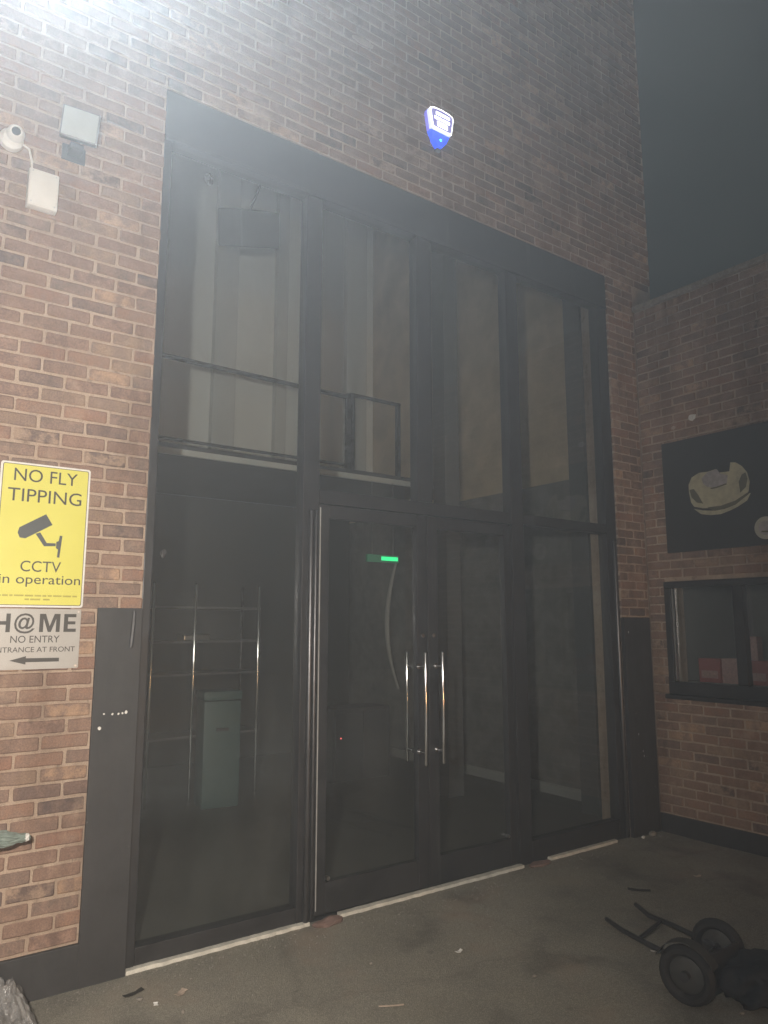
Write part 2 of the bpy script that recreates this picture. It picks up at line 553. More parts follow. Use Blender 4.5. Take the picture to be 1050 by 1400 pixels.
# ------------------------------------------------------------------ ground
def ground():
    N = 110
    xs = [-20 + 40 * i / N for i in range(N + 1)]
    # denser near the doorway
    def warp(t): return 20 * math.copysign(abs(t) ** 2.2, t)
    ax = [warp(-1 + 2 * i / N) for i in range(N + 1)]
    v, f = [], []
    for j in range(N + 1):
        for i in range(N + 1):
            x, y = ax[i] + 1.0 * (1 - (ax[i] / 20) ** 2), ax[j] - 1.0 * (1 - (ax[j] / 20) ** 2)
            h = 0.
            if y < -.06:
                h = (noise.noise(Vector((x * 1.3, y * 1.3, 0))) * .006 + noise.noise(Vector((x * 5, y * 5, 2))) * .0025) * min(1, (-.06 - y) / .3)
            v.append((x, y, h - .004))
    for j in range(N):
        for i in range(N):
            a = j * (N + 1) + i
            f.append((a, a + 1, a + N + 2, a + N + 1))
    return structure('ground', MB().add(v, f), 'ground', smooth=True)
ground()

# ------------------------------------------------------------------ brick walls
BL, BH, JT = .2125, .0625, .0125
CO = .075
NB = 14
brick_meshes = {}
def brick_verts(L, seed, y0=0., y1=.055):
    """worn brick: an uneven twelve-sided front, a rounded arris and a plain back"""
    rg = random.Random(seed)
    h, w = BH / 2, L / 2
    fr = rg.uniform(-.0022, .0022)
    tilt = rg.uniform(-.0015, .0015)
    j = lambda s=.0016: rg.uniform(-s, s)
    cr = [rg.uniform(.002, .007) for _ in range(4)]          # worn corners
    o = [(-w + cr[0], -h), (-w * .35, -h), (w * .35, -h), (w - cr[1], -h), (w, -h + cr[1]), (w, h - cr[2]),
         (w - cr[2], h), (w * .35, h), (-w * .35, h), (-w + cr[3], h), (-w, h - cr[3]), (-w, -h + cr[0])]
    o = [(x + j(.0022), z + j(.0018)) for x, z in o]
    n = len(o)
    c = .0045
    v = []
    for (x, z) in o:
        k = c + abs(j(.0022))
        v.append((x - math.copysign(min(k, abs(x) * .5), x), y0 + fr + tilt * x / w + j(.0006), z - math.copysign(min(k, abs(z) * .5), z)))
    for (x, z) in o:
        v.append((x, y0 + fr + c * 1.3, z))
    cn = [(-w, -h), (w, -h), (w, h), (-w, h)]
    v += [(x, y1, z) for x, z in o]
    f = [tuple(range(n))]
    for a in (0, n):
        for k in range(n):
            kk = (k + 1) % n
            f.append((a + k, a + n + k, a + n + kk, a + kk))
    return v, f
def brick_mesh(cls, b):
    key = (cls, b)
    if key not in brick_meshes:
        L = BL if cls == 0 else .1025
        v, f = brick_verts(L, b * 31 + cls * 7)
        me = bpy.data.meshes.new('brick')
        me.from_pydata(v, [], f)
        at = me.attributes.new('rnd', 'FLOAT', 'FACE')
        val = (b + .5) / NB
        for d in at.data: d.value = val
        me.materials.append(M['brick'])
        brick_meshes[key] = me
    return brick_meshes[key]
def lay(z0, z1, spans_at, seed):
    """stretcher bond: list of (centre u, centre z, length)"""
    rg = random.Random(seed)
    out = []
    n = 0
    zc = z0
    while zc + CO <= z1 + 1e-6:
        zc_mid = zc + CO / 2
        for (a, b) in spans_at(zc, zc + CO):
            p = BL + JT
            u = a - p + (0 if n % 2 else p / 2) + (a * 7919 % .05 if a < -2 else 0)
            while u < b:
                l, r = max(u, a), min(u + BL, b)
                if r - l > .028:
                    out.append(((l + r) / 2 + rg.uniform(-.002, .002), zc_mid + rg.uniform(-.0015, .0015), r - l))
                u += p
        zc += CO
        n += 1
    return out
def make_wall(name, label, origin, rz, core, bricks, limit=300, hidden=()):
    root = core.build(name, 'mortar', None, origin)
    root.rotation_euler = (0, 0, rz)
    tag(root, label, 'brick wall')
    Mx = Matrix.Translation(origin) @ Matrix.Rotation(rz, 4, 'Z')
    nrm = Mx.to_3x3() @ Vector((0, -1, 0))
    sc_ = []
    for k, (u, z, L) in enumerate(bricks):
        p = Mx @ Vector((u, 0, z))
        q = project(p)
        a = 0
        if q and -30 < q[0] < 1080 and -15 < q[1] < 1415 and not any(h[0] < u < h[1] and h[2] < z < h[3] for h in hidden):
            vd = (CAM - p).normalized()
            a = L * BH * max(0, vd.dot(nrm)) / q[2] ** 2
        sc_.append((a, k))
    sc_.sort(reverse=True)
    single = {k for a, k in sc_[:limit] if a > 0}
    rest = MB(); vals = []
    rg = random.Random(len(bricks))
    for k, (u, z, L) in enumerate(bricks):
        # the tone drifts in patches, as bricks from one pack do
        t = .5 + .42 * noise.noise(Vector((u * .9, z * .9, origin[0]))) + rg.gauss(0, .22)
        if rg.random() < .05: t = rg.uniform(.86, 1)
        t = min(.999, max(0, t))
        if k in single:
            cls = 0 if L > .15 else 1
            o = bpy.data.objects.new('brick', brick_mesh(cls, int(t * NB)))
            COL.objects.link(o)
            o.parent = root
            o.location = (u, rg.uniform(-.0012, .0012), z)
            o.rotation_euler = (rg.uniform(-.012, .012), rg.uniform(-.008, .008), rg.uniform(-.006, .006))
            o.scale = (L / (BL if cls == 0 else .1025), 1, 1)
        else:
            v, f = brick_verts(L, k)
            rest.add([(x + u, y, zz + z) for x, y, zz in v], f)
            vals += [t] * len(f)
    if rest.v:
        me = bpy.data.meshes.new('brickwork')
        me.from_pydata(rest.v, [], rest.f)
        at = me.attributes.new('rnd', 'FLOAT', 'FACE')
        at.data.foreach_set('value', vals)
        me.materials.append(M['brick'])
        o = bpy.data.objects.new('brickwork', me)
        COL.objects.link(o)
        o.parent = root
        o['kind'] = 'stuff'
    return root

OW, OH = 4.07, 4.85              # entrance opening
CX = 4.445                       # inner corner
WT = 8.975                       # top of the tall wall
Z0 = 4.85 - 65 * CO
def spans_main(za, zb):
    if zb <= OH + .01:
        return [(-3.2, 0.0), (OW, CX)]
    if zb < 4.56:
        return [(-3.2, CX)]
    return [(-3.2, CX + .30)]
core = MB()
core.box(-3.2, -.002, .007, .30, -.3, OH)
core.box(OW + .002, CX + .30, .007, .30, -.3, OH)
core.box(-3.2, CX + .30, .007, .30, OH + .002, WT)
hid = [(-.74, -.305, 1.49, 2.49), (-.22, 0, 0, 1.79), (OW, CX, 0, 1.77), (-3, 0, -.1, .19)]
main_wall = make_wall('brick_wall', 'tall mottled brown brick wall around the dark glazed entrance', (0, 0, 0), 0, core,
                      lay(Z0, WT, spans_main, 3), 300, hid)
MB().cbox(-3.2, -.216, -.014, .05, -.05, .195, .004).build('plinth', 'guard', main_wall)
MB().cbox(-3.2, CX + .34, -.04, .34, WT + .002, WT + .06, .006).build('coping', 'stone', main_wall)

# side wall, local x runs from the corner towards the camera, local -y is its face
SWT = 4.575
WIN = (.165, 1.46, 1.125, 2.07)      # window opening u0,u1,z0,z1
def spans_side(za, zb):
    if zb > WIN[2] + .02 and za < WIN[3] - .02:
        return [(.012, WIN[0]), (WIN[1], 3.4)]
    return [(.012, 3.4)]
core = MB()
core.box(.008, 3.4, .007, .28, -.3, WIN[2])
core.box(.008, WIN[0] - .002, .007, .28, WIN[2] + .002, WIN[3] - .002)
core.box(WIN[1] + .002, 3.4, .007, .28, WIN[2] + .002, WIN[3] - .002)
core.box(.008, 3.4, .007, .28, WIN[3], SWT)
side_wall = make_wall('brick_wall', 'lower side brick wall holding the black board and the small window', (CX, 0, 0), R(-90), core,
                      lay(0, SWT, spans_side, 5), 300, [(.23, 1.6, 2.31, 3.27), (0, 3.4, -.1, .14)])
MB().cbox(.012, 3.4, -.010, .05, -.05, .145, .004).build('plinth', 'guard', side_wall)
MB().cbox(.012, 3.42, -.035, .30, SWT + .002, SWT + .05, .006).build('coping', 'stone', side_wall)

# window in the side wall (wall > window > pieces)
u0, u1, z0, z1 = WIN
F = MB()
F.cbox(u0, u1, -.012, .06, z1 - .055, z1 - .003, .004)
F.cbox(u0, u1, -.012, .06, z0 + .003, z0 + .105, .004)
F.cbox(u0, u0 + .058, -.010, .06, z0 + .106, z1 - .056, .004)
F.cbox(u1 - .058, u1, -.010, .06, z0 + .106, z1 - .056, .004)
F.cbox(.772, .855, -.010, .06, z0 + .106, z1 - .056, .004)
win = F.build('window', 'frame', side_wall)
for a, b in ((u0 + .055, .775), (.852, u1 - .055)):
    MB().box(a, b, .030, .036, z0 + .10, z1 - .05).build('pane', 'glass', win)
MB().cbox(u0 + .060, u0 + .072, .004, .029, z0 + .110, z1 - .060, .002).build('bead', 'aluminium', win)
MB().cbox(u0 - .02, u1 + .02, -.045, .02, z0 - .035, z0 + .001, .005).build('sill', 'frame', win)

# small room behind that window
rm = MB()
structure('window_room', MB().box(CX + 1.4, CX + 1.45, -2.4, .0, 0, 3).box(CX + .283, CX + 1.4, -.05, .0, 0, 3)
          .box(CX + .283, CX + 1.4, -2.4, -2.35, 0, 3).box(CX + .283, CX + 1.4, -2.35, -.05, 2.6, 2.65)
          .box(CX + .283, CX + 1.4, -2.35, -.05, 0.0, .05), 'inner_grey')
shelf = MB().cbox(CX + .285, CX + .60, -1.55, -.07, 1.18, 1.215, .004).build('window_shelf', 'inner_grey')
tag(shelf, 'grey inside shelf behind the side window carrying red cartons', 'shelf')
def carton(x, y, z, sx, sy, sz, mat, label):
    r = MB().cbox(-sx / 2, sx / 2, -sy / 2, sy / 2, 0, sz, .003).build('carton', mat, None, (x, y, z))
    tag(r, label, 'carton', 'cartons on the window shelf')
    r.rotation_euler = (0, 0, (y * 37.3 % .24) - .12)
    MB().box(-sx / 2 - .002, -sx / 2 - .0005, -sy * .38, sy * .38, sz * .18, sz * .5).build('printed_label', 'pink_card', r)
    MB().box(-.012, .012, -sy / 2 + .004, sy / 2 - .004, sz + .0005, sz + .0015).build('tape', 'pink_card', r)
    return r
carton(CX + .40, -.345, 1.217, .16, .20, .20, 'red_card', 'red carton at the corner end of the window shelf')
carton(CX + .40, -.535, 1.217, .16, .165, .205, 'pink_card', 'paler pinkish carton between red cartons on the window shelf')
carton(CX + .40, -.735, 1.217, .16, .215, .195, 'red_card', 'red carton under the small printed box behind the window')
carton(CX + .40, -.69, 1.416, .10, .12, .19, 'pink_card', 'small printed box standing on top of the red cartons')
carton(CX + .40, -1.02, 1.217, .16, .26, .15, 'red_card', 'low red carton behind the darker window pane')

# ------------------------------------------------------------------ inside the building
structure('interior_floor', MB().box(-.5, 4.75, .16, 5.2, -.10, .004), 'inner_floor')
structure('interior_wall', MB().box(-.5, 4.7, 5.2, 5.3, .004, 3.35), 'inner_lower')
structure('interior_wall', MB().box(-.5, 4.7, 4.6, 4.7, 3.475, 8.2), 'inner_white')
structure('interior_wall', MB().box(4.72, 4.82, .302, 5.3, .004, 3.2), 'inner_block')
structure('interior_wall', MB().box(4.72, 4.82, .302, 5.3, 3.202, 8.2), 'inner_beige')
structure('interior_wall', MB().box(-.6, -.5, .302, 5.3, .004, 8.2), 'inner_white')
structure('interior_ceiling', MB().box(-.6, 4.82, .302, 5.3, 8.2, 8.3), 'inner_white')
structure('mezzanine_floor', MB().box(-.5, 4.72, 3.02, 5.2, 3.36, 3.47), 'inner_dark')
tag(MB().cbox(-.5, 4.70, 2.985, 3.018, 3.355, 3.415, .003).build('slab_edge_trim', 'inner_pale'), 'white trim strip along the mezzanine floor edge', 'trim')
tag(MB().cbox(4.700, 4.718, .31, 5.1, .005, .11, .003).build('skirting_board', 'inner_grey'), 'pale skirting board along the inside right wall', 'skirting board')
# pilasters on the mezzanine's back wall
for k, (x, w, lab) in enumerate(((2.35, .30, 'grey pilaster on the upper wall seen in the leftmost bay'),
                                 (3.15, .16, 'slim grey pilaster on the upper wall behind the wide left mullion'),
                                 (4.35, .34, 'wide grey pilaster on the upper wall beside the rail post'))):
    tag(MB().cbox(x - w / 2, x + w / 2, 4.50, 4.598, 3.476, 8.0, .005).build('pilaster', 'inner_pale'), lab, 'pilaster', 'pilasters of the upper wall')
# beams below the ceiling
for k, (y, lab) in enumerate(((1.4, 'dark ceiling beam nearest the glass'), (3.3, 'dark ceiling beam above the mezzanine rail'))):
    tag(MB().cbox(-.49, 4.71, y - .12, y + .12, 7.82, 8.198, .006).build('ceiling_beam', 'grey_cast'), lab, 'beam', 'beams below the hall ceiling')
hk = MB().cbox(-.30, .30, -.16, .16, -.2, .16, .02).build('ceiling_heater', 'grey_cast', None, (1.75, 2.6, 5.75))
hk.rotation_euler = (R(18), R(-22), R(20))
tag(hk, 'dark boxy heater hung below the ceiling in the upper left bay', 'heater')
MB().tube([(0, 0, .15), (.75, -.55, 2.25)], .012, 8).build('hanger', 'grey_cast', hk)
# guard rail
gr = empty('guard_rail', (0, 3.06, 3.472))
tag(gr, 'dark mezzanine guard rail with one end post behind the upper glass', 'railing')
MB().tube([(-.48, 0, .91), (3.27, 0, .86)], .026, 8).build('handrail', 'satin_black', gr, smooth=True)
MB().tube([(-.48, 0, .05), (3.27, 0, .05)], .018, 8).build('bottom_rail', 'satin_black', gr, smooth=True)
for x in (3.27, -.42):
    MB().cbox(x - .028, x + .028, -.028, .028, 0, .90, .004).build('post', 'satin_black', gr)
gr2 = empty('guard_rail', (0, 3.9, 3.472))
tag(gr2, 'short rear guard rail further back on the mezzanine', 'railing')
MB().tube([(3.85, 0, 1.22), (4.66, 0, 1.22)], .026, 8).build('handrail', 'satin_black', gr2, smooth=True)
MB().cbox(4.60, 4.655, -.028, .028, 0, 1.2, .004).build('post', 'satin_black', gr2)
MB().cbox(3.85, 3.905, -.028, .028, 0, 1.2, .004).build('post', 'satin_black', gr2)

# shelving rack on the lower floor
rk = empty('shelf_rack', (1.05, 3.22, .004), R(4))
tag(rk, 'tall rack with chrome uprights behind the left glass', 'rack')
for x, y in ((.10, 0), (.53, -.02), (1.27, .0), (.10, .36), (1.27, .36)):
    MB().tube([(x, y, 0), (x, y, 2.10)], .014, 10, dome=True).build('upright', 'chrome' if y < .1 else 'satin_black', rk, smooth=True)
for z in (.60, 1.20, 1.52, 1.86):
    MB().cbox(0.07, 1.30, .0, .38, z, z + .022, .004).build('shelf', 'dull_shelf', rk)
MB().cbox(.44, .72, .02, .2, 1.545, 1.60, .01).build('stored_tin', 'aluminium', rk)
tb = empty('bin', (1.76, 3.0, .004), R(-8))
tag(tb, 'upright teal plastic bin in front of the rack inside', 'bin')
MB().cbox(-.18, .18, -.15, .15, 0, .98, .02).build('body', 'teal', tb, smooth=True)
MB().cbox(-.19, .19, -.16, .16, .985, 1.07, .02).build('lid', 'teal', tb, smooth=True)
MB().cbox(-.06, .06, -.165, -.151, .70, .73, .004).build('grip', 'dark_item', tb)
# exit sign under the mezzanine
ex = empty('exit_sign', (3.70, 2.97, 2.415), R(0))
tag(ex, 'small green lit exit sign hanging inside above the left door', 'exit sign')
MB().cbox(-.22, .22, -.02, .02, 0, .085, .004).build('housing', 'exit_green', ex)
MB().box(-.03, .205, -.024, -.0215, .022, .066).build('lit_panel', 'exit_bright', ex)
for x in (-.15, .15):
    MB().tube([(x, 0, .087), (x, 0, .943)], .006, 6).build('hanger', 'grey_cast', ex)
# hanging flex
pts = []
for i in range(15):
    t = i / 14
    pts.append((3.86 - .16 * math.sin(t * 2.6) + .10 * t * t * 1.2, 2.93, 2.405 - 1.42 * t))
tag(MB().tube(pts, [.014 + .012 * math.sin(PI * min(1, i / 13)) for i in range(15)], 8).build('hanging_hose', 'inner_grey', None, smooth=True), 'pale curved hose hanging down from beside the exit sign', 'hose')
cb = empty('cabinet', (3.55, 3.35, .004))
tag(cb, 'low dark cabinet inside with a tiny red standby light', 'cabinet')
MB().cbox(-.38, .38, -.2, .2, 0, .78, .01).build('body', 'dark_item', cb)
MB().cbox(-.36, -.01, -.215, -.201, .05, .74, .004).build('cupboard_door', 'dark_item', cb)
MB().cbox(.01, .36, -.215, -.201, .05, .74, .004).build('cupboard_door', 'dark_item', cb)
MB().cbox(-.30, -.285, -.222, -.2155, .46, .475, .002).build('standby_light', 'red_led', cb)
for x, lab in ((3.85, 'dark inside column behind the right door pane'), (4.45, 'dark inside column at the right end of the entrance')):
    tag(MB().cbox(x - .10, x + .10, 1.9 if x < 4 else .55, 2.1 if x < 4 else .75, .004, 8.19, .006).build('column', 'grey_cast'), lab, 'column', 'columns inside the hall')

# ------------------------------------------------------------------ glazed entrance
FY0, FY1, GY = .020, .110, .060
en = empty('glazed_entrance', (0, 0, 0))
tag(en, 'tall black framed glass entrance with double doors and white thresholds', 'entrance')
def post(name, x0, x1, z0, z1, y0=FY0, y1=FY1, mat='frame'):
    return MB().cbox(x0, x1, y0, y1, z0, z1, .005).build(name, mat, en)
HZ = 4.555
TZ0, TZ1 = 2.462, 2.552
post('header_panel', .003, OW - .003, HZ, OH - .003, FY0 - .006, FY1 + .05)
post('header_trim', .006, OW - .006, HZ - .028, HZ - .001, FY0 - .012, FY1)
post('jamb', .003, .052, .012, HZ - .03)
post('jamb', 3.935, OW - .003, .012, HZ - .03)
post('mullion', .972, 1.090, .012, HZ - .03)
post('mullion', 1.885, 2.015, TZ1 + .001, HZ - .03)
post('mullion', 2.795, 2.925, .012, HZ - .03)
post('transom', 1.091, 2.794, TZ0, TZ1, FY0 + .002)
post('transom', 2.926, 3.934, TZ0 + .01, TZ1, FY0 + .002)
post('bottom_rail', .053, .971, .012, .100, FY0 + .002)
post('bottom_rail', 2.926, 3.934, .012, .150, FY0 + .002)
def pane(x0, x1, z0, z1, par=None, y=GY):
    return MB().box(x0 - .006, x1 + .006, y, y + .008, z0 - .006, z1 + .006).build('pane', 'glass', par or en)
ZT = HZ - .03
pane(.052, .972, .100, ZT)
pane(1.090, 1.885, TZ1, ZT)
pane(2.015, 2.795, TZ1, ZT)
pane(2.925, 3.935, TZ1, ZT)
pane(2.925, 3.935, .150, TZ0 + .01)
# rounded finger guard on the door mullion and drip edge on the right jamb
MB().tube([(1.030, FY0 - .008, .02), (1.030, FY0 - .008, 2.40)], .019, 14, dome=True).build('finger_guard', 'guard_tube', en, smooth=True)
MB().tube([(1.066, FY0 - .006, .02), (1.066, FY0 - .006, 2.40)], .013, 14, dome=True).build('finger_guard', 'guard_tube', en, smooth=True)
MB().tube([(4.02, FY0 - .008, .02), (4.02, FY0 - .008, 2.40)], .019, 14, dome=True).build('finger_guard', 'guard_tube', en, smooth=True)
MB().cbox(2.010, 2.018, FY0 - .006, FY0 - .001, TZ1 + .02, ZT - .02, .001).build('glazing_bead', 'guard_tube', en)

def door(xa, xb, hinge_left, mount):
    y0, y1 = .030, .082
    D = MB()
    za, zb = .022, TZ0 - .006
    hs_, ms = .075, .088
    la = hs_ if hinge_left else ms
    lb = ms if hinge_left else hs_
    D.cbox(xa, xa + la, y0, y1, za, zb, .004)
    D.cbox(xb - lb, xb, y0, y1, za, zb, .004)
    D.cbox(xa + la + .0005, xb - lb - .0005, y0 + .002, y1 - .002, za, .195, .004)
    D.cbox(xa + la + .0005, xb - lb - .0005, y0 + .002, y1 - .002, zb - .085, zb, .004)
    d = D.build('door', 'frame', en)
    pane(xa + la, xb - lb, .195, zb - .085, d, .054)
    for s in (-1, 1):
        h = MB()
        yb = y0 - .075 if s < 0 else y1 + .075
        yg = y0 if s < 0 else y1
        h.tube([(mount, yb, .80), (mount, yb, 1.515)], .0115, 14, dome=True)
        for z in (.875, 1.425):
            h.tube([(mount, yg, z), (mount, yb, z)], .0085, 10)
            h.tube([(mount, yg + s * .0005, z), (mount, yg + s * .006, z)], .018, 14)
        h.build('handle', 'chrome', d, smooth=True)
    xe = xa + .004 if hinge_left else xb - .012
    MB().cbox(xe, xe + .007, y0 - .006, y0 - .0005, .05, zb - .02, .0015).build('edge_strip', 'strip_grey' if hinge_left else 'frame', d)
    MB().tube([(xa + la + .02 if hinge_left else xb - lb - .02, y0 - .004, .215), (xa + la + .02 if hinge_left else xb - lb - .02, y0 + .022, .215)], .012, 10).build('door_stop', 'aluminium', d, smooth=True)
    MB().tube([((xb - .045) if hinge_left else (xa + .045), y0 - .007, 1.63), ((xb - .045) if hinge_left else (xa + .045), y0 - .0005, 1.63)], .014, 12).build('lock', 'chrome', d, smooth=True)
    return d
door(1.096, 1.968, True, 1.885)
door(1.973, 2.790, False, 2.035)
# painted threshold strips with rough edges
def strip(x0, x1):
    n = int((x1 - x0) / .03)
    rg = random.Random(int(x0 * 100) + 5)
    pts = [(x0 + (x1 - x0) * i / n, -.014 + rg.uniform(-.004, .004)) for i in range(n + 1)]
    v, f = [], []
    for i, (x, y) in enumerate(pts):
        zt = .014 + rg.uniform(-.001, .001)
        v += [(x, y, -.01), (x, y + .003, zt), (x, .028, zt + .002), (x, .028, -.01)]
    for i in range(n):
        a = i * 4
        for k in range(3):
            f.append((a + k, a + k + 1, a + 5 + k, a + 4 + k))
    f.append((0, 1, 2, 3)); f.append((n * 4 + 3, n * 4 + 2, n * 4 + 1, n * 4))
    MB().add(v, f).build('threshold_strip', 'threshold', en)
strip(.004, 1.045)
strip(1.255, 2.80)
strip(3.085, 3.86)
post('sill_bar', .003, OW - .003, -.02, .0105, .029, FY1 + .05)
def lump(x, y, z, r, seed, mat, name, parent=None, sx=1, sy=1, sz=.5, sub=2, amp=.35, fr=2.2):
    bm = bmesh.new()
    bmesh.ops.create_icosphere(bm, subdivisions=sub, radius=1)
    for v in bm.verts:
        p = v.co.normalized()
        k = 1 + amp * noise.noise(p * fr + Vector((seed, seed * .7, 0))) + amp * .5 * noise.noise(p * fr * 2.7 + Vector((0, seed, seed)))
        v.co = Vector((p.x * sx, p.y * sy, p.z * sz)) * k * r
    bm.verts.index_update()
    mb = MB().add([v.co[:] for v in bm.verts], [[v.index for v in f.verts] for f in bm.faces])
    bm.free()
    return mb.build(name, mat, parent, (x, y, z))
tag(lump(1.150, -.045, .006, .085, 3, 'rubble', 'broken_mortar', None, 1.25, .55, .30), 'reddish lump of broken mortar in the gap between the left threshold strips', 'rubble')
tag(lump(2.945, -.035, .004, .085, 9, 'rubble', 'broken_mortar', None, 1.3, .5, .22), 'dark broken mortar in the gap between the right threshold strips', 'rubble')
# marks on the glass
for x, z, s, lab in ((.298, 4.392, .034, 'small black sensor stuck high on the left pane'), (.118, 2.088, .022, 'small dark sticker halfway up the left pane')):
    o = lump(0, 0, 0, s, x * 50, 'dark_item', 'glass_sensor', None, .8, .35, 1.2, 2, .5, 1.6)
    o.location = (x, GY - .012, z)
    tag(o, lab, 'sensor')

# ------------------------------------------------------------------ steel guard plates
gp = MB().cbox(-.228, -.001, -.016, .006, -.02, 1.788, .003).build('guard_plate', 'guard')
tag(gp, 'tall black steel plate protecting the left brick edge beside the glass', 'guard plate')
MB().tube([(-.045, -.018, 1.77), (-.047, -.0185, 1.70), (-.052, -.018, 1.62), (-.055, -.018, 1.585)], [.010, .012, .012, .009], 8).build('cable_stub', 'dark_item', gp, smooth=True)
for x, z, s in ((-.19, 1.19, .010), (-.13, 1.255, .006), (-.10, 1.255, .006), (-.062, 1.26, .009), (-.172, 1.258, .005), (-.08, 1.256, .006)):
    lump(x, -.0165, z, s, x * 31, 'litter', 'paint_chip', gp, 1, .15, 1, 1)
gp2 = MB().cbox(OW + .0045, CX - .016, -.016, .006, -.02, 1.765, .003).build('guard_plate', 'guard')
MB().cbox(OW - .0025, OW + .0042, -.016, .0195, -.02, 1.765, .001).build('return_edge', 'guard', gp2)
tag(gp2, 'tall black steel plate in the corner right of the glass', 'guard plate')
for x, z, s in ((4.12, 1.64, .007), (4.19, .80, .006), (4.25, .62, .006), (4.24, .66, .005)):
    lump(x, -.0165, z, s, x * 31, 'litter', 'paint_chip', gp2, .6, .15, 1.6, 1)

# ------------------------------------------------------------------ signs on the left wall
ys = -.006
s1 = empty('warning_sign', (0, ys, 0))
tag(s1, 'yellow no fly tipping warning sign with a camera picture', 'sign')
SX0, SX1 = -.722, -.304
MB().prism(rrect(SX0, SX1, 1.786, 2.494, .012), -.003, .004).build('backing_panel', 'sign_edge', s1)
MB().prism(rrect(SX0 + .009, SX1 - .009, 1.795, 2.485, .010), -.0040, -.0032).build('ink_border', 'ink', s1)
MB().prism(rrect(SX0 + .012, SX1 - .012, 1.798, 2.482, .008), -.0050, -.0042).build('yellow_face', 'yellow', s1)
yt = -.0056
text('NO FLY', -.661, -.367, 2.401, 2.464, yt, 'ink', s1, .0, depth=.0004)
text('TIPPING', -.684, -.342, 2.300, 2.365, yt, 'ink', s1, .0, depth=.0004)
text('CCTV', -.604, -.420, 1.958, 2.011, yt, 'ink', s1, .0, depth=.0004)
text('in operation', -.694, -.324, 1.884, 1.942, yt, 'ink', s1, .0, depth=.0004)
def cam_point(px, pz):       # crop pixels of the pictogram to sign coordinates
    u = px / 7.5; v = 620 + pz / 7.5
    x = -.722 + (u - 2.5) * (.418 / 119.5)
    z = 2.494 - (v - (630 + (u - 3) * .107)) * (.71 / 187.) * 1.02
    return x, z
pic = MB()
def poly(pts): pic.prism([cam_point(*p) for p in pts], yt - .0004, yt + .0004)
poly([(485, 605), (555, 712), (300, 830), (245, 820), (222, 770), (235, 722)][::-1])
poly([(395, 790), (440, 780), (510, 885), (600, 893), (600, 920), (485, 915)][::-1])
poly([(605, 880), (628, 872), (636, 820), (662, 825), (645, 1035), (620, 1030), (626, 955), (605, 940)][::-1])
pic.build('pictogram', 'ink_grey', s1)
sp = MB(); rg = random.Random(4)
x = -.70
while x < -.335:
    w = rg.uniform(.012, .045)
    sp.box(x, min(x + w, -.325), yt - .0003, yt + .0003, 1.838 + rg.uniform(-.0006, .0006), 1.846)
    x += w + .006
for a, b in ((-.575, -.555), (-.550, -.505), (-.492, -.462)):
    sp.box(a, b, yt - .0003, yt + .0003, 1.820, 1.828)
sp.build('small_print', 'small_print', s1)

s2 = empty('entry_sign', (0, ys, 0))
tag(s2, 'silver no entry sign with a left arrow under the yellow sign', 'sign')
MB().prism(rrect(-.752, -.309, 1.490, 1.778, .006), -.003, .004).build('plate', 'silver', s2)
yt2 = -.0036
def glyph(strokes):
    g_ = MB()
    for st in strokes: g_.prism(st, yt2 - .0004, yt2 + .0004)
    g_.build('lettering', 'ink', s2)
def bar(a, b, c, d): return [(a, c), (b, c), (b, d), (a, d)]
ZA, ZB = 1.667, 1.755
glyph([[(-.700, ZA), (-.681, ZA), (-.681, 1.702), (-.648, 1.702), (-.648, ZA), (-.629, ZA), (-.629, ZB), (-.648, ZB), (-.648, 1.719), (-.681, 1.719), (-.681, ZB), (-.700, ZB)]])
text('@', -.612, -.520, 1.660, 1.757, yt2, 'ink', s2, .012, depth=.0004)
glyph([[(-.500, ZA), (-.482, ZA), (-.482, 1.732), (-.460, ZA), (-.446, ZA), (-.424, 1.732), (-.424, ZA), (-.406, ZA), (-.406, ZB), (-.433, ZB), (-.453, 1.695), (-.473, ZB), (-.500, ZB)]])
glyph([[(-.388, ZA), (-.330, ZA), (-.330, 1.683), (-.369, 1.683), (-.369, 1.704), (-.334, 1.704), (-.334, 1.719), (-.369, 1.719), (-.369, 1.739), (-.331, 1.739), (-.331, ZB), (-.388, ZB)]])
text('NO ENTRY', -.624, -.404, 1.616, 1.650, yt2, 'ink', s2, .004, depth=.0004)
text('ENTRANCE AT FRONT', -.700, -.329, 1.571, 1.596, yt2, 'ink', s2, .004, depth=.0004)
MB().prism([(-.622, 1.533), (-.55, 1.553), (-.55, 1.543), (-.400, 1.542), (-.400, 1.524), (-.55, 1.524), (-.55, 1.513)][::-1], yt2 - .0004, yt2 + .0004).build('arrow', 'ink', s2)
for x, z in ((-.322, 1.502), (-.322, 1.766)):
    MB().tube([(x, -.0055, z), (x, -.0028, z)], .005, 10).build('screw', 'aluminium', s2, smooth=True)

# ------------------------------------------------------------------ fittings on the left wall
jb = empty('junction_box', (-.634, -.0, 3.928))
tag(jb, 'plain white junction box below the round camera', 'junction box')
MB().cbox(-.072, .072, -.055, -.001, -.10, .10, .005).build('enclosure', 'white_plastic', jb, smooth=True)
MB().cbox(-.068, .068, -.061, -.0555, -.096, .096, .002).build('lid', 'white_plastic', jb, smooth=True)
for x in (-.056, .056):
    for z in (-.084, .084):
        MB().tube([(x, -.0625, z), (x, -.0612, z)], .004, 8).build('screw', 'aluminium', jb)
MB().tube([(-.055, -.012, .102), (-.058, -.012, .16), (-.075, -.012, .22), (-.12, -.02, .235)], .006, 8).build('cable', 'white_plastic', jb, smooth=True)
tc = empty('turret_camera', (-.795, 0, 4.165))
tag(tc, 'small white turret security camera with dark lens', 'security camera')
MB().tube([(0, -.001, 0), (0, -.030, 0), (0, -.045, 0)], [.058, .056, .040], 24).build('base', 'white_plastic', tc, smooth=True)
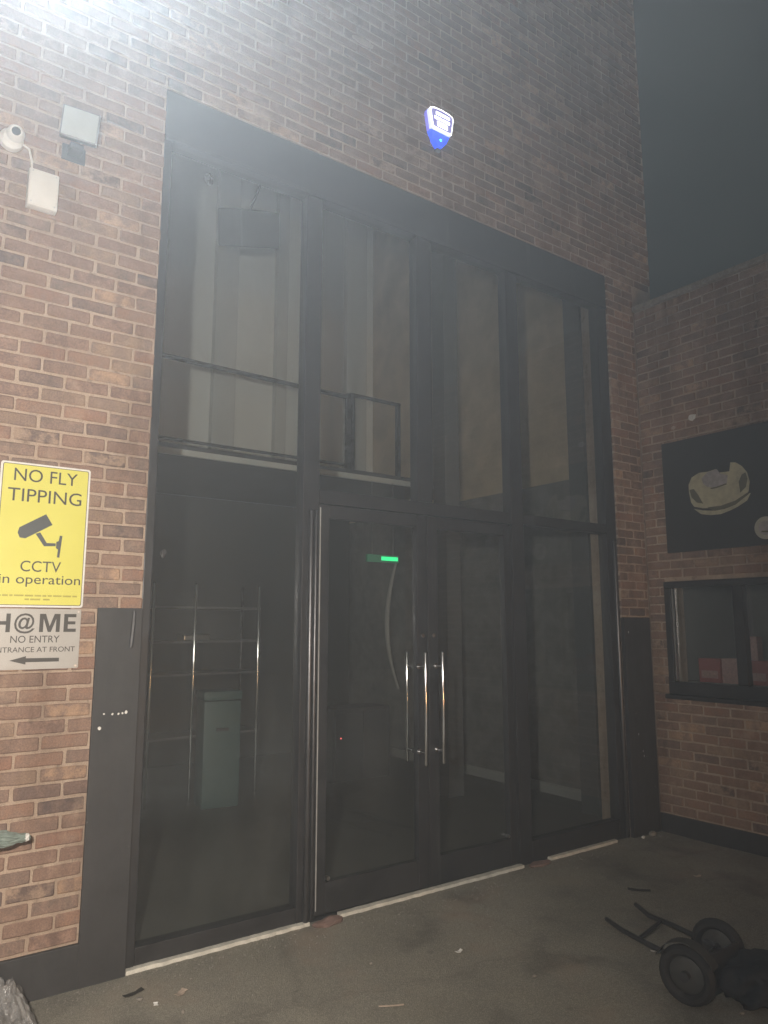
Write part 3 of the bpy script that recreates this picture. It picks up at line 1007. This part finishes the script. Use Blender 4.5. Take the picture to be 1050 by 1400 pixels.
bl = lump(.012, -.062, .012, .043, 1, 'white_plastic', 'eyeball', tc, 1, 1, 1, 3, 0)
for p in bl.data.polygons: p.use_smooth = True
dirv = Vector((-.10, -1, -.28)).normalized()
c0 = Vector((.012, -.062, .012))
MB().tube([c0 + dirv * .030, c0 + dirv * .046], .028, 20).build('lens_ring', 'white_plastic', tc, smooth=True)
MB().tube([c0 + dirv * .0465, c0 + dirv * .0485], .021, 20).build('lens', 'lens', tc, smooth=True)
fl = empty('led_floodlight', (-.492, 0, 4.305))
tag(fl, 'unlit square floodlight with pale glass tilted on the brick wall', 'floodlight')
hd = empty('head', (0, 0, 0)); bpy.data.objects.remove(hd)
h1 = MB().cbox(-.092, .092, -.022, .022, -.080, .080, .006).build('housing', 'grey_cast', fl, (0, -.115, .008))
h1.rotation_euler = (R(12), R(4), R(-10))
MB().cbox(-.085, .085, -.0275, -.0225, -.073, .073, .002).build('front_glass', 'lamp_glass', h1, smooth=True)
MB().cbox(.086, .094, -.026, .020, -.078, .078, .002).build('rim', 'aluminium', h1)
for z in (-.05, -.025, 0, .025, .05):
    MB().box(-.06, .06, .0225, .038, z - .003, z + .003).build('cooling_fin', 'grey_cast', h1)
MB().cbox(-.035, .035, -.085, -.001, -.115, -.072, .008).build('bracket', 'dark_item', fl)
MB().cbox(-.06, .06, -.012, -.001, -.14, -.05, .004).build('wall_plate', 'dark_item', fl)
# the lit floodlight just out of the picture
lf = empty('lit_floodlight', (-1.25, 0, 5.43))
tag(lf, 'lit floodlight high on the wall left of the entrance', 'floodlight')
h2 = MB().cbox(-.14, .14, -.03, .03, -.11, .11, .006).build('housing', 'grey_cast', lf, (0, -.36, 0))
h2.rotation_euler = (R(-38), 0, R(38))
MB().cbox(-.125, .125, -.036, -.031, -.095, .095, .002).build('lens_panel', 'flood_lens', h2)
MB().tube([(0, -.001, -.02), (0, -.345, -.02)], .018, 10).build('bracket', 'grey_cast', lf)

# alarm sounder box above the entrance
al = empty('alarm_box', (2.070, 0, 5.438))
al.scale = (.74, .84, .84)
tag(al, 'lit white and blue shield shaped alarm box above the entrance', 'alarm box')
body = [(-.158, .115), (-.150, .142), (-.10, .158), (0, .164), (.10, .158), (.150, .142), (.158, .115), (.128, -.045), (.085, -.050), (-.085, -.050), (-.128, -.045)][::-1]
tip = [(-.124, -.052), (.124, -.052), (.078, -.135), (.022, -.192), (-.022, -.192), (-.078, -.135)]
MB().prism(body, -.040, -.001).build('back_cover', 'alarm_side', al)
MB().prism([(x * .995, z * .995) for x, z in body], -.0755, -.0405).build('cover', 'alarm_soft', al)
MB().prism([(x * .985, z * .985) for x, z in body], -.086, -.0755).build('front_rim', 'alarm_white', al)
MB().prism([(x * .90, z * .86 + .007) for x, z in body], -.0885, -.0865).build('face_panel', 'alarm_lilac', al)
fb = lambda a, b, c, d: MB().prism(rrect(a, b, c, d, .006, 3), -.0905, -.0890).build('lit_lettering', 'alarm_white', al)
fb(-.085, .10, .088, .118)
fb(-.105, -.01, .040, .070); fb(.0, .10, .040, .070)
fb(-.07, .07, -.022, .026)
MB().prism(tip, -.060, -.001).build('blue_lens', 'alarm_blue', al)
lump(0, -.063, -.125, .010, 2, 'led_blue', 'blue_led', al, 1, .5, 1, 2, 0)
MB().cbox(-.03, .03, -.04, -.001, -.212, -.1935, .004).build('cable_entry', 'grey_cast', al)
# pale cement smear panel above
tag(lump(1.385, -.003, 5.856, .07, 5, 'mortar', 'cement_smear', None, 1.35, .06, .42, 2, .3), 'pale cement smear on the bricks above the entrance', 'smear')

# ------------------------------------------------------------------ black board with the car on the side wall
bd = empty('sign_board', (CX, 0, 0), R(-90))
tag(bd, 'large black board with a cream car front on the side wall', 'sign board')
MB().cbox(.232, 1.62, -.026, -.001, 2.312, 3.272, .003).build('panel', 'board', bd)
def car_pt(px, py):
    """zoomed photograph pixels (900..1050 x 560..760, seven times) to board coordinates"""
    u, v = 900 + px / 7., 560 + py / 7.
    r = _rt * (u - 525) + FWD * 1011 - UPV * (v - 700)
    t = (CX - .026 - CAM.x) / r.x
    p = CAM + r * t
    return -p.y, p.z
def board_poly(name, mat, pts, lift):
    q = [car_pt(*p) for p in pts]
    a = sum(q[i][0] * q[(i + 1) % len(q)][1] - q[(i + 1) % len(q)][0] * q[i][1] for i in range(len(q)))
    if a < 0: q = q[::-1]
    return MB().prism(q, -.0265 - lift, -.0262 - lift + .0008).build(name, mat, bd)
board_poly('car_body', 'cream', [(290, 720), (320, 650), (390, 605), (470, 595), (550, 570), (575, 605), (680, 590), (690, 505), (740, 505), (800, 540), (850, 600),
                                 (875, 690), (865, 780), (830, 840), (740, 880), (640, 915), (530, 940), (430, 945), (345, 930), (315, 890), (295, 800)], .0012)
board_poly('car_bumper', 'cream', [(340, 950), (430, 965), (540, 968), (640, 950), (740, 905), (850, 800), (885, 800), (850, 870), (760, 930), (690, 965), (600, 1000), (500, 1010), (410, 1000)], .0012)
board_poly('car_headlamp', 'cream_dark', [(300, 770), (340, 760), (385, 820), (430, 900), (370, 890), (320, 840)], .0024)
board_poly('car_headlamp', 'cream_dark', [(770, 690), (800, 620), (835, 600), (855, 660), (840, 740), (785, 795)], .0024)
board_poly('car_grille', 'cream_dark', [(470, 935), (600, 920), (740, 870), (860, 790), (870, 805), (740, 910), (640, 950), (530, 968)], .0024)
board_poly('car_bonnet_print', 'lilac_print', [(415, 660), (470, 600), (560, 570), (590, 610), (665, 630), (655, 705), (540, 745), (470, 740), (430, 710)], .0024)
board_poly('car_badge_line', 'cream_dark', [(500, 750), (560, 738), (650, 705), (660, 715), (560, 752), (505, 762)], .0034)
cc = [car_pt(1037 + 106 * math.cos(2 * PI * k / 28), 1153 + 106 * math.sin(2 * PI * k / 28)) for k in range(28)]
cu_, cz_ = 1.09, 2.442
MB().prism([(cu_ + .088 * math.cos(2 * PI * k / 32), cz_ + .088 * math.sin(2 * PI * k / 32)) for k in range(32)], -.0285, -.0265).build('logo_disc', 'logo', bd)
MB().prism([(cu_ + .055 * math.cos(2 * PI * k / 32), cz_ + .055 * math.sin(2 * PI * k / 32)) for k in range(32)], -.0295, -.0287).build('logo_ring', 'small_print' if False else 'lilac_print', bd)
MB().prism([(cu_ - .04, cz_ - .032), (cu_ + .03, cz_ - .038), (cu_ + .04, cz_ - .026), (cu_ - .03, cz_ - .020)], -.0305, -.0297).build('logo_stroke', 'cream_dark', bd)
tag(lump(CX - .004, -.527, 3.452, .034, 4, 'litter', 'cement_smear', None, .10, 1, .8, 2, .5), 'small white cement blob on the bricks above the black board', 'smear')
tag(lump(CX - .004, -.345, 3.40, .020, 8, 'litter_tan', 'cement_smear', None, .10, 1, .8, 2, .5), 'tan cement blob near the corner above the black board', 'smear')

# ------------------------------------------------------------------ rubbish
def bag(name, mat, loc, sx, sy, sz, seed, label, cat, knot=True, group=None):
    root = empty(name, loc, seed)
    bm = bmesh.new()
    bmesh.ops.create_icosphere(bm, subdivisions=5, radius=1)
    for v in bm.verts:
        p = v.co.normalized()
        r_ = 1 - abs(noise.noise(p * 2.1 + Vector((seed, 0, 0)))) * .34
        r_ -= (1 - abs(noise.noise(p * 6.0 + Vector((0, seed, 0))))) ** 4 * .07
        r_ += noise.noise(p * 13 + Vector((seed, seed, 0))) * .022
        q = Vector((p.x * sx, p.y * sy, p.z * sz)) * r_
        if p.z > .55:                       # gather towards the neck
            k = (p.z - .55) / .45
            a = math.atan2(p.y, p.x)
            pl = 1 + .13 * math.sin(a * 11 + seed) * k
            q.x *= pl * (1 - .25 * k); q.y *= pl * (1 - .25 * k)
            q.z += sz * .16 * k * k
        q.z = max(q.z, -sz * .60) + sz * .60
        v.co = q
    bm.verts.index_update()
    mb = MB().add([v.co[:] for v in bm.verts], [[v.index for v in f.verts] for f in bm.faces])
    bm.free()
    mb.build('sack', mat, root, smooth=True)
    if knot:
        zt = sz * 1.62
        pts = [(0, 0, zt * .93), (.004, 0, zt * .99), (0, .004, zt * 1.03)]
        kn = MB().tube(pts, [sz * .20, sz * .12, sz * .14], 9)
        for a in (0.3, 2.4, 4.6):
            kn.tube([(0, 0, zt * 1.0), (math.cos(a) * sz * .18, math.sin(a) * sz * .18, zt * 1.05), (math.cos(a) * sz * .42, math.sin(a) * sz * .42, zt * .96)], [sz * .06, sz * .09, sz * .05], 7)
        kn.build('knot', mat, root, smooth=True)
    return tag(root, label, cat, group)
# toppled two-wheeled trolley in the dark corner
tr = empty('hand_trolley', (1.98, -1.80, 0))
tag(tr, 'toppled dark two wheeled trolley with a bundle, lying at the lower right', 'trolley')
def wheel(cx, cy, ax, r, w):
    a = Vector(ax).normalized()
    c = Vector((cx, cy, r))
    k, mseg = 28, 10
    side = Vector((0, 0, 1)); fw = a.cross(side)
    v, f = [], []
    rt_ = w / 2
    for i in range(k):
        q = 2 * PI * i / k
        rad = fw * math.cos(q) + side * math.sin(q)
        for j in range(mseg):
            p = 2 * PI * j / mseg
            v.append(c + rad * (r - rt_ + rt_ * math.cos(p)) + a * (rt_ * 1.15 * math.sin(p)))
    for i in range(k):
        for j in range(mseg):
            f.append((i * mseg + j, ((i + 1) % k) * mseg + j, ((i + 1) % k) * mseg + (j + 1) % mseg, i * mseg + (j + 1) % mseg))
    ty = MB().add(v, f).build('wheel', 'rubber', tr, smooth=True)
    ri = r - w
    MB().tube([c - a * w * .28, c - a * w * .12, c + a * w * .12, c + a * w * .28], [ri * .9, ri * 1.05, ri * 1.05, ri * .9], 24).build('rim', 'dull_grey', ty, smooth=True)
    MB().tube([c - a * w * .75, c + a * w * .75], ri * .28, 14).build('hub', 'dark_item', ty, smooth=True)
    return c
wa = (.96, .20, 0)
c1 = wheel(0.0, 0.0, wa, .128, .052)
c2 = wheel(.40, .085, wa, .128, .052)
MB().tube([c1, c2], .012, 10).build('axle', 'dark_item', tr, smooth=True)
# bent mudguard over the near wheel
mg, a_ = [], Vector(wa).normalized()
for i in range(13):
    q = R(25 + 130 * i / 12)
    rad = a_.cross(Vector((0, 0, 1))) * math.cos(q) + Vector((0, 0, 1)) * math.sin(q)
    for s_, rr_ in ((-.034, .140), (.034, .140), (.034, .144), (-.034, .144)):
        mg.append(c1 + rad * rr_ + a_ * s_)
mf = []
for i in range(12):
    for k in range(4):
        mf.append((i * 4 + k, i * 4 + (k + 1) % 4, i * 4 + 4 + (k + 1) % 4, i * 4 + 4 + k))
mf += [(0, 1, 2, 3), (51, 50, 49, 48)]
MB().add(mg, mf).build('mudguard', 'dull_grey', tr, smooth=True)
MB().tube([c1 + Vector((.06, .02, .02)), (.20, .34, .10), (.36, .62, .045), (.47, .81, .022)], .013, 10, dome=True).build('frame_rail', 'dark_item', tr, smooth=True)
MB().tube([c2 + Vector((-.05, -.01, .02)), (.52, .42, .10), (.66, .66, .045), (.80, .85, .022)], .013, 10, dome=True).build('frame_rail', 'dark_item', tr, smooth=True)
MB().tube([(.27, .45, .078), (.58, .52, .078)], .010, 8).build('cross_bar', 'dark_item', tr, smooth=True)
MB().cbox(.06, .36, -.05, -.035, .02, .20, .006).build('toe_plate', 'dark_item', tr)
bu = lump(.34, -.16, .075, .155, 6, 'cloth_dark', 'bundle', tr, 1.35, .9, .62, 4, .42, 1.9)
for p in bu.data.polygons: p.use_smooth = True
def film(name, loc, sx, sy, sz, seed, label, cat):
    """a sheet of clear film, crumpled into a loose heap"""
    root = empty(name, loc)
    N = 54
    v, f = [], []
    for j in range(N + 1):
        for i in range(N + 1):
            x, y = i / N * 2 - 1, j / N * 2 - 1
            p = Vector((x, y, seed))
            r1 = 1 - abs(noise.noise(p * 1.6)) * 2
            r2 = 1 - abs(noise.noise(p * 3.7 + Vector((3, 1, 0)))) * 2
            r3 = 1 - abs(noise.noise(p * 8.5 + Vector((0, 5, 2)))) * 2
            e = max(0, 1 - max(abs(x), abs(y)) ** 3)
            z = sz * e * (.45 + .35 * r1 + .28 * r2 + .12 * r3)
            v.append((x * sx * (1 + .12 * r2), y * sy * (1 + .12 * r3), max(.004, z)))
    for j in range(N):
        for i in range(N):
            a_ = j * (N + 1) + i
            f.append((a_, a_ + 1, a_ + N + 2, a_ + N + 1))
    MB().add(v, f).build('film', 'clear_plastic', root)
    return tag(root, label, cat)
film('clear_sheet', (-.72, -.33, 0), .24, .22, .26, 3.3, 'crumpled clear plastic sheeting at the foot of the left wall', 'plastic sheet')
bag('bin_bag', 'bag', (-.76, -.16, 0), .235, .12, .25, 5.1, 'squat black bin bag behind the clear sheeting by the left wall', 'bin bag')
bag('bin_bag', 'bag', (-.95, -.17, 0), .25, .14, .47, 7.4, 'tall upright black bin bag against the wall at the far left', 'bin bag', False)
# crumpled packaging on the left heap
wp = empty('plastic_wrapper', (-.665, -.19, .775))
wp.rotation_euler = (0, R(6), R(4))
tag(wp, 'crumpled grey green plastic packaging poking out at the left edge', 'packaging')
bm = bmesh.new()
bmesh.ops.create_icosphere(bm, subdivisions=4, radius=1)
for v in bm.verts:
    p = v.co.normalized()
    k = 1 - .35 * abs(noise.noise(p * 3.1 + Vector((4, 0, 0)))) + .10 * noise.noise(p * 9)
    tp = 1 - .35 * max(0, p.x) + .35 * noise.noise(Vector((p.x * 4, 1, 1)))
    v.co = Vector((p.x * .165, p.y * .05 * tp, p.z * .042 * tp)) * k
bm.verts.index_update()
w_ = MB().add([v.co[:] for v in bm.verts], [[v.index for v in f.verts] for f in bm.faces])
bm.free()
w_.build('wrapper', 'bottle', wp)
lump(.138, -.012, .004, .013, 7, 'litter', 'torn_end', wp, .7, 1, 1.3, 2, .5)
# scraps on the ground
def scrap(name, x, y, L, W, rz, mat, label, cat, curl=.006):
    n = 6
    v, f = [], []
    rg = random.Random(int(x * 1000))
    for i in range(n + 1):
        t = i / n - .5
        w = W * (.5 + .1 * rg.uniform(-1, 1))
        h = curl * (4 * t * t) + .005
        v += [(t * L, -w, h), (t * L, w, h + rg.uniform(0, curl * .4)), (t * L, w, h + .003 + rg.uniform(0, curl * .3)), (t * L, -w, h + .002)]
    for i in range(n):
        a = i * 4
        for k in range(4):
            f.append((a + k, a + (k + 1) % 4, a + 4 + (k + 1) % 4, a + 4 + k))
    f += [(0, 1, 2, 3), (n * 4 + 3, n * 4 + 2, n * 4 + 1, n * 4)]
    o = MB().add(v, f).build(name, mat, None, (x, y, 0))
    o.rotation_euler = (0, 0, rz)
    return tag(o, label, cat)
scrap('paper_strip', .878, -1.026, .115, .007, R(-28), 'litter_tan', 'thin pale strip lying at the bottom centre of the ground', 'litter', .002)
scrap('cigarette_end', 2.335, -1.381, .040, .012, R(-40), 'litter', 'white cigarette end left of the toppled trolley', 'litter', .002)
scrap('paper_scrap', 1.494, -.785, .045, .018, R(10), 'litter', 'small white paper scrap on open ground before the doors', 'litter')
scrap('paper_scrap', .15, -.36, .065, .028, R(35), 'litter_tan', 'pinkish torn scrap near the left threshold end', 'litter')
scrap('paper_scrap', .02, -.40, .028, .018, R(75), 'litter', 'tiny white fleck beside the left guard plate', 'litter')
scrap('dead_leaf', -.03, -.235, .10, .022, R(15), 'leaf', 'dark dead leaf at the foot of the left guard plate', 'leaf')
scrap('paper_scrap', -.40, -.58, .05, .04, R(50), 'litter', 'crumpled white scrap at the bottom left corner', 'litter', .02)
scrap('dead_leaf', 3.05, -.78, .14, .035, R(-50), 'leaf', 'dark leaf on the ground between doors and trolley', 'leaf', .003)
scrap('paper_scrap', 3.60, -.85, .05, .02, R(-20), 'litter_tan', 'tan scrap on the dark ground near the side wall', 'litter')
for k, (x, y, s, lab) in enumerate(((4.26, -.05, .035, 'lump of broken mortar at the foot of the right guard plate'),
                                    (4.12, -.06, .018, 'pale pebble beside the right threshold end'),
                                    (-.02, -.30, .016, 'pebble by the left guard plate corner'),
                                    (.10, -.52, .012, 'lone pebble on the near left ground'),
                                    (1.05, -.62, .010, 'pebble on the ground below the left door'),
                                    (1.62, -1.20, .012, 'dark pebble on the ground at the lower middle'),
                                    (2.10, -1.98, .013, 'pale pebble in front of the trolley wheel'))):
    tag(lump(x, y, s * .3, s, k * 3.1, 'stone' if k != 1 else 'litter', 'pebble', None, 1, .8, .6, 2), lab, 'pebble', 'pebbles')

# loose grit, thicker along the sill and the foot of the walls
rg = random.Random(11)
gm_ = MB()
def grain(x, y, r):
    a0 = rg.uniform(0, 6.28)
    v = [(x + math.cos(a0 + q) * r * rg.uniform(.7, 1.2), y + math.sin(a0 + q) * r * rg.uniform(.7, 1.2), .0) for q in (0, 1.6, 3.1, 4.7)]
    v += [(x + rg.uniform(-.3, .3) * r, y + rg.uniform(-.3, .3) * r, r * rg.uniform(.5, 1.1))]
    gm_.add(v, [(0, 1, 4), (1, 2, 4), (2, 3, 4), (3, 0, 4), (3, 2, 1, 0)])
for _ in range(900):
    grain(rg.uniform(-1.2, 4.3), -.03 - abs(rg.gauss(0, .10)), rg.uniform(.0015, .006))
for _ in range(350):
    grain(4.42 - abs(rg.gauss(0, .10)), rg.uniform(-2.2, -.05), rg.uniform(.0015, .006))
for _ in range(1500):
    grain(rg.uniform(-1.2, 4.3), rg.uniform(-3.2, -.05), rg.uniform(.001, .0045))
tag(gm_.build('grit', 'stone'), 'loose grit strewn over the ground and along the door sill', 'grit', kind='stuff')

# ------------------------------------------------------------------ haze
hz = MB().box(-22, 22, -23, 21.5, -1.2, 10.5).build('added_haze', 'ground')  # mist volume added to give the veil that lens flare leaves
hm = bpy.data.materials.new('added_haze')
hm.use_nodes = True
hn = hm.node_tree.nodes
hn.remove(hn['Principled BSDF'])
pv = hn.new('ShaderNodeVolumePrincipled')
pv.inputs['Color'].default_value = (.93, .96, .97, 1)
pv.inputs['Density'].default_value = .018
pv.inputs['Anisotropy'].default_value = 0.60
hm.node_tree.links.new(pv.outputs[0], hn['Material Output'].inputs['Volume'])
hz.data.materials.clear()
hz.data.materials.append(hm)
tag(hz, kind='stuff')
